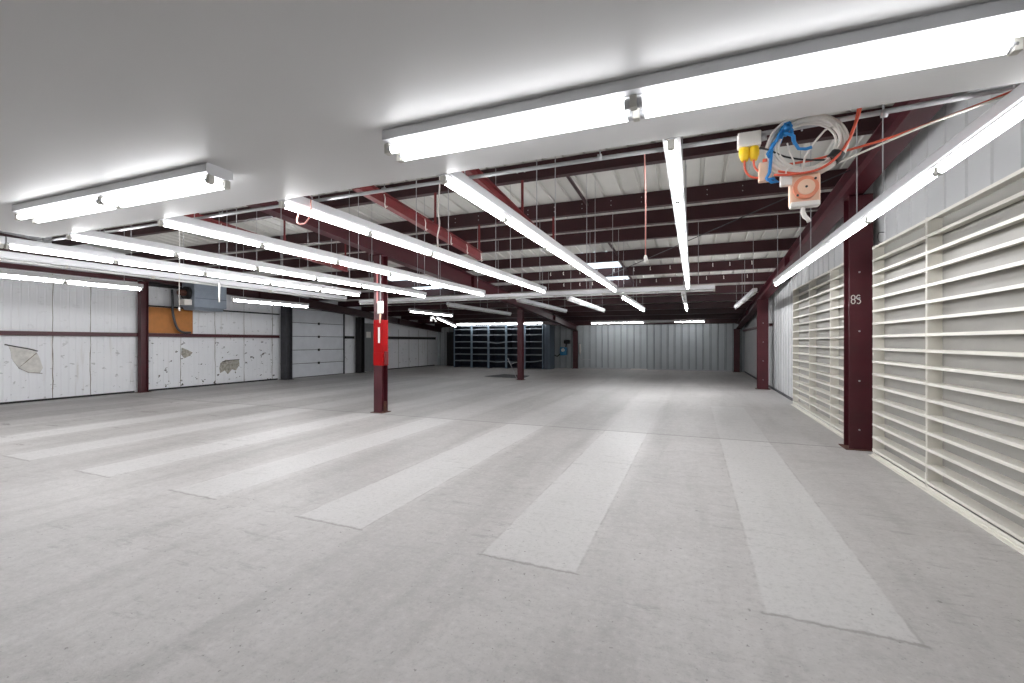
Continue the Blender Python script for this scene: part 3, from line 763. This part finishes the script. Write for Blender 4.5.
# blue rope knotted round the coil and over the conduit
r = empty('rope_tie', (.44, 2.83, 2.6), 'bright blue rope tying the white coil to the conduit', 'rope')
for pts in ([(.02, -.03, .065), (.0, -.035, .05), (-.02, -.03, .0), (-.05, -.03, -.05), (-.07, -.03, -.08), (-.06, -.03, -.1)],
            [(.03, -.03, .065), (.04, -.04, .03), (.05, -.04, -.03), (.075, -.035, -.075), (.11, -.03, -.08), (.135, -.03, -.075)],
            [(-.01, .03, .0), (.0, .045, .05), (.02, .04, .085), (.03, -.01, .08), (.02, -.04, .05), (.0, -.04, .01), (-.01, .0, -.02)],
            [(.01, -.04, .0), (.03, -.045, .04), (.04, -.01, .08), (.02, .03, .07)],
            [(.0, -.04, .045), (.018, -.055, .03), (.038, -.05, .045), (.03, -.05, .065), (.01, -.05, .06), (.012, -.055, .04), (.03, -.055, .035), (.045, -.045, .02)],
            [(.0, -.03, .03), (-.02, -.045, .01), (-.03, -.04, -.02), (-.045, -.035, -.03), (-.055, -.03, -.055)],
            [(.005, -.045, .02), (.03, -.055, .0), (.05, -.05, -.01), (.055, -.04, -.05)],
            [(-.05, -.03, -.06), (-.055, -.03, -.12), (-.06, -.03, -.18), (-.075, -.03, -.21), (-.05, -.03, -.235), (-.02, -.03, -.235), (-.04, -.03, -.215), (-.075, -.03, -.22)]):
    b = MB(); P = [Vector(p) for p in pts]; b.tube(P, .0085, 7); b.build('rope_strand', M['rope_blue'], r)
# small white adaptor and square cord reel
r = empty('white_plug_block', (.457, 2.80, 2.335), 'small white plug block between blue rope and cord reel', 'adaptor')
b = MB(); b.bbox(-.028, .028, -.016, .016, 0, .062, .005); b.build('block', M['sign'], r)
b = MB(); b.tube([(0, 0, .06), (.0, 0, .08), (.02, 0, .095)], .007, 7); b.build('cord_grip', M['sign'], r)
r = empty('cord_reel', (.545, 2.82, 2.30), 'square cord reel with round orange face hanging below white coil', 'reel')
b = MB(); b.bbox(-.07, .07, -.022, .03, -.075, .09, .008); b.build('plate', M['peach'], r)
b = MB(); b.tube([(0, -.024, .012), (0, -.045, .012)], .058, 24); b.build('reel_face', M['orange_face'], r)
b = MB(); b.tube([(0, -.045, .012), (0, -.052, .012)], .04, 20); b.build('hub', M['peach'], r)
MB().bbox(-.068, .068, -.03, .02, -.085, -.055, .008).build('lower_cover', M['sign'], r)
for sx, sz in ((-.04, -.03), (.04, .05), (0, .012)): MB().tube([(sx, -.05, sz), (sx, -.057, sz)], .006, 8).build('screw', M['black'], r)
b = MB(); b.tube([(-.005, -.005, -.083), (-.008, -.01, -.11), (0, -.012, -.135), (.014, -.012, -.15), (.02, -.012, -.165)], [.009, .012, .013, .011, .011], 8); b.build('hook', M['sign'], r)
# cords sweeping from the coil
cord([(.40, 2.79, 2.40), (.47, 2.77, 2.385), (.58, 2.77, 2.39), (.66, 2.78, 2.43), (.73, 2.80, 2.52), (.775, 2.81, 2.64), (.80, 2.83, 2.74), (.82, 2.85, 2.92), (.82, 2.9, zd(2.9)-.01)], .0065, 'power_cord', 'cord_orange', 'orange cord curling under the coil then rising to the roof')
cord([(.42, 2.80, 2.42), (.52, 2.80, 2.395), (.62, 2.80, 2.41), (.70, 2.81, 2.475), (.755, 2.82, 2.58), (.785, 2.83, 2.70), (.80, 2.86, 2.9), (.80, 2.9, zd(2.9)-.01)], .0065, 'power_cord', 'cord_orange', 'second orange cord rising beside the first from the coil')
cord([(.42, 2.88, 2.475), (.60, 2.88, 2.485), (.73, 2.87, 2.505), (.9, 2.86, 2.535), (1.06, 2.85, 2.575), (1.25, 2.84, 2.63), (1.45, 2.82, 2.69), (1.75, 2.7, 2.76), (2.30, 2.6, 2.8)], .0065, 'power_cord', 'cord_orange', 'orange cord stretching from coil to the right wall')
cord([(.64, 2.82, 2.425), (.70, 2.82, 2.435), (.85, 2.82, 2.49), (1.06, 2.82, 2.565), (1.25, 2.82, 2.62), (1.45, 2.81, 2.675), (1.75, 2.68, 2.74), (2.30, 2.57, 2.77)], .0055, 'power_cord', 'cable_white', 'white cable stretching from coil to the right wall')
cord([(.33, 2.80, 2.56), (.38, 2.80, 2.54), (.45, 2.81, 2.50), (.55, 2.82, 2.47), (.66, 2.82, 2.455)], .005, 'power_cord', 'black', 'thin black cord passing behind the white coil')
# pull cords and hanging strings
def string(p, q, label, m='cord_pink', rad=.004, bob=True):
    r = empty('pull_cord', q, label, 'cord', 'pull cords')
    d = Vector(p)-Vector(q)
    MB().tube([(0, 0, 0), tuple(d*.5+Vector((.004, 0, 0))), tuple(d)], rad, 6).build('string', M[m], r)
    if bob: MB().tube([(0, 0, .03), (0, 0, .015), (.006, 0, -.01), (.008, 0, -.02)], [rad*1.5, .011, .012, .006], 8).build('pull_bob', M['sign'], r)
string((-.28, 2.87, 2.655), (-.275, 2.87, 2.0), 'pink pull cord hanging from conduit beside second light row')
cord([(-2.80, 4.62, zd(4.62)-.002), (-2.79, 4.65, 3.5), (-2.795, 4.65, 3.26), (-2.81, 4.65, 3.05), (-2.79, 4.65, 2.9), (-2.82, 4.65, 2.75), (-2.81, 4.65, 2.62)], .008, 'knotted_rope', 'cable_white', 'knotted white cord hanging down to the fourth light row')
string((-6.45, 4.0, zd(4.0)-.002), (-6.45, 4.0, 1.94), 'long white pull cord ending before the plywood board', 'cable_white')
b = None
r = empty('hanging_tube', (-7.08, 5.0, 2.14), 'short thick white tube hanging before the grey heater', 'tube')
MB().tube([(0, 0, 0), (0, 0, .30)], .012, 8).build('sleeve', M['sign'], r)
MB().tube([(0, 0, .29), (0, 0, zd(5.0)-2.14-.004)], .004, 6).build('string', M['wire'], r)
cord([(-2.86, 2.70, 2.612), (-2.90, 2.68, 2.48), (-2.87, 2.66, 2.425), (-2.80, 2.66, 2.42), (-2.765, 2.68, 2.49), (-2.78, 2.70, 2.612)], .006, 'cord_loop', 'cord_pink', 'pale pink cord looped under near end of fourth light row')
cord([(2.33, 7.38, 2.95), (2.25, 7.32, 2.93), (2.235, 7.28, 2.83), (2.25, 7.22, 2.79), (2.30, 7.15, 2.80)], .004, 'loose_cable', 'black', 'thin dark cable dangling above shelving beside the 8S column')

# ------------------------------------------------------------------ left wall equipment
b = MB(); b.bbox(XL+.03, XL+.048, 8.66, 9.98, 1.775, 2.575, .003)
tag(b.build('plywood_board', M['wood']), 'orange-brown plywood board fixed on the left wall', 'board')
r = empty('unit_heater', (-14.62, 9.85, 2.52), 'grey boxy unit heater hanging by the left wall', 'heater')
b = MB(); b.bbox(-.3, .3, -.52, .52, .06, .84, .015); b.build('casing', M['heater'], r)
b = MB(); b.prism([(-.28, .06), (.28, .06), (.2, -.02), (-.2, -.02)], lambda p, e: (p[0], -.5 if e == 0 else .45, p[1])); b.build('bottom_hood', M['heater'], r)
MB().box(.3, .306, -.5, .5, .34, .35).build('seam', M['dark_steel'], r)
for k in range(5): MB().box(.298, .308, -.48, .48, .42+k*.07, .425+k*.07).build('louver', M['heater'], r)
b = MB(); b.tube([(0, -.52, .5), (0, -.62, .5)], .2, 20); b.build('fan_guard', M['black'], r)
b = MB(); b.tube([(0, -.6, .5), (0, -.8, .5)], [.1, .09], 14); b.build('motor', M['rust'], r)
b = MB(); b.bbox(-.1, .2, -.75, -.52, .12, .3, .02); b.build('gas_valve', M['sign'], r)
for y in (-.4, .4): MB().tube([(0, y, .83), (0, y, zd(9.85+y)-2.52-.006)], .008, 6).build('hanger', M['black'], r)
cord([(-15.22, 9.22, 3.15), (-15.22, 9.24, 2.8), (-15.22, 9.24, 2.5), (-15.22, 9.28, 2.25), (-15.23, 9.36, 2.0), (-15.23, 9.45, 1.87), (-15.23, 9.6, 1.81), (-15.23, 9.8, 1.81)], .035, 'flexible_pipe', 'dark_steel', 'dark flexible pipe curving down across the plywood board', cat='pipe')

# ------------------------------------------------------------------ far end odds and ends
r = empty('wall_machine', (-6.95, 25.3, .62), 'small blue machine with black top mounted beside dark column', 'machine')
b = MB(); b.bbox(-.2, .2, -.16, .1, .12, .58, .05); b.build('blue_body', M['blue_paint'], r)
b = MB(); b.tube([(0, -.16, .42), (0, -.24, .42)], .1, 14); b.build('dial', M['sign'], r)
b = MB(); b.bbox(.02, .36, -.14, .12, .78, 1.0, .05); b.build('black_head', M['black'], r)
MB().tube([(.12, -.02, .55), (.16, -.02, .8)], .04, 8).build('neck', M['dark_steel'], r)
MB().box(-.1, .2, .1, .172, .05, .9).build('back_bracket', M['conduit'], r)
MB().tube([(-.18, -.1, .2), (-.35, -.15, .05), (-.5, -.15, .12), (-.62, -.12, .0)], .03, 8).build('hose', M['black'], r)
r = empty('wall_pipe', (-6.02, 25.38, .4), 'white pipe standing on back wall right of dark column', 'pipe')
MB().tube([(0, 0, .4), (0, 0, .98)], .05, 8).build('pipe_run', M['sign'], r)
MB().tube([(0, 0, .42), (.02, 0, .14), (.3, 0, .1), (.6, 0, .1)], .02, 8).build('branch', M['conduit'], r)
MB().box(-.05, .05, .0, .09, .6, .7).build('clip', M['conduit'], r)
b = MB(); b.tube([(-7.44, 18.6, 1.12), (-7.3, 18.5, .8), (-7.05, 18.3, .012)], .018, 8)
lean = empty('leaning_stick', (-6.62, 17.0, 0), 'pale stick leaning against the slim maroon column', 'stick')
b.bm.free(); b = MB(); b.tube([(-.42, .06, .84), (-.2, .02, .42), (0, 0, .015)], .016, 8); b.build('shaft', M['conduit'], lean)
b = MB(); b.tube([(-.26, .02, .60), (-.1, .0, .66), (.11, -.04, .70)], .014, 8); b.build('crossbar', M['conduit'], lean)
b = MB()
pl = [(-8.5, 17.9), (-8.2, 19.4), (-6.75, 18.9), (-6.55, 17.55), (-7.9, 17.6)]
va = [b.bm.verts.new((x, y, .001)) for x, y in pl]; vb = [b.bm.verts.new((x, y, .012)) for x, y in pl]
b._face(va[::-1]); b._face(vb)
for i in range(5): b._face([va[i], va[(i+1) % 5], vb[(i+1) % 5], vb[i]])
tag(b.build('floor_mat', M['mat_rubber']), 'dark flat mat lying on floor beside the slim column', 'mat')
b = MB(); b.bbox(-3.2, -2.35, 25.3, 25.36, .001, .05, .01)
tag(b.build('debris_strip', M['sign']), 'pale strip of debris lying at foot of the back wall', 'debris')

# ------------------------------------------------------------------ camera, sky, colour management
w = bpy.data.worlds.new('sky'); sc.world = w; w.use_nodes = True
bg = w.node_tree.nodes['Background']; bg.inputs['Color'].default_value = (.85, .93, 1, 1); bg.inputs['Strength'].default_value = 3.0
cam = bpy.data.cameras.new('camera'); co = bpy.data.objects.new('camera', cam); col.objects.link(co)
co.location = (0, 0, 1.5); co.rotation_euler = (PI/2, 0, math.atan(182/453)); cam.sensor_width = 36; cam.lens = 453/1024*36
cam.shift_y = .5/1024; cam.clip_start = .05; cam.clip_end = 200
sc.camera = co
sc.view_settings.view_transform = 'Standard'; sc.view_settings.look = 'None'; sc.view_settings.gamma = 1
sc.view_settings.use_curve_mapping = False; sc.view_settings.exposure = 0
sc.cycles.max_bounces = 8; sc.cycles.diffuse_bounces = 6; sc.cycles.use_denoising = True
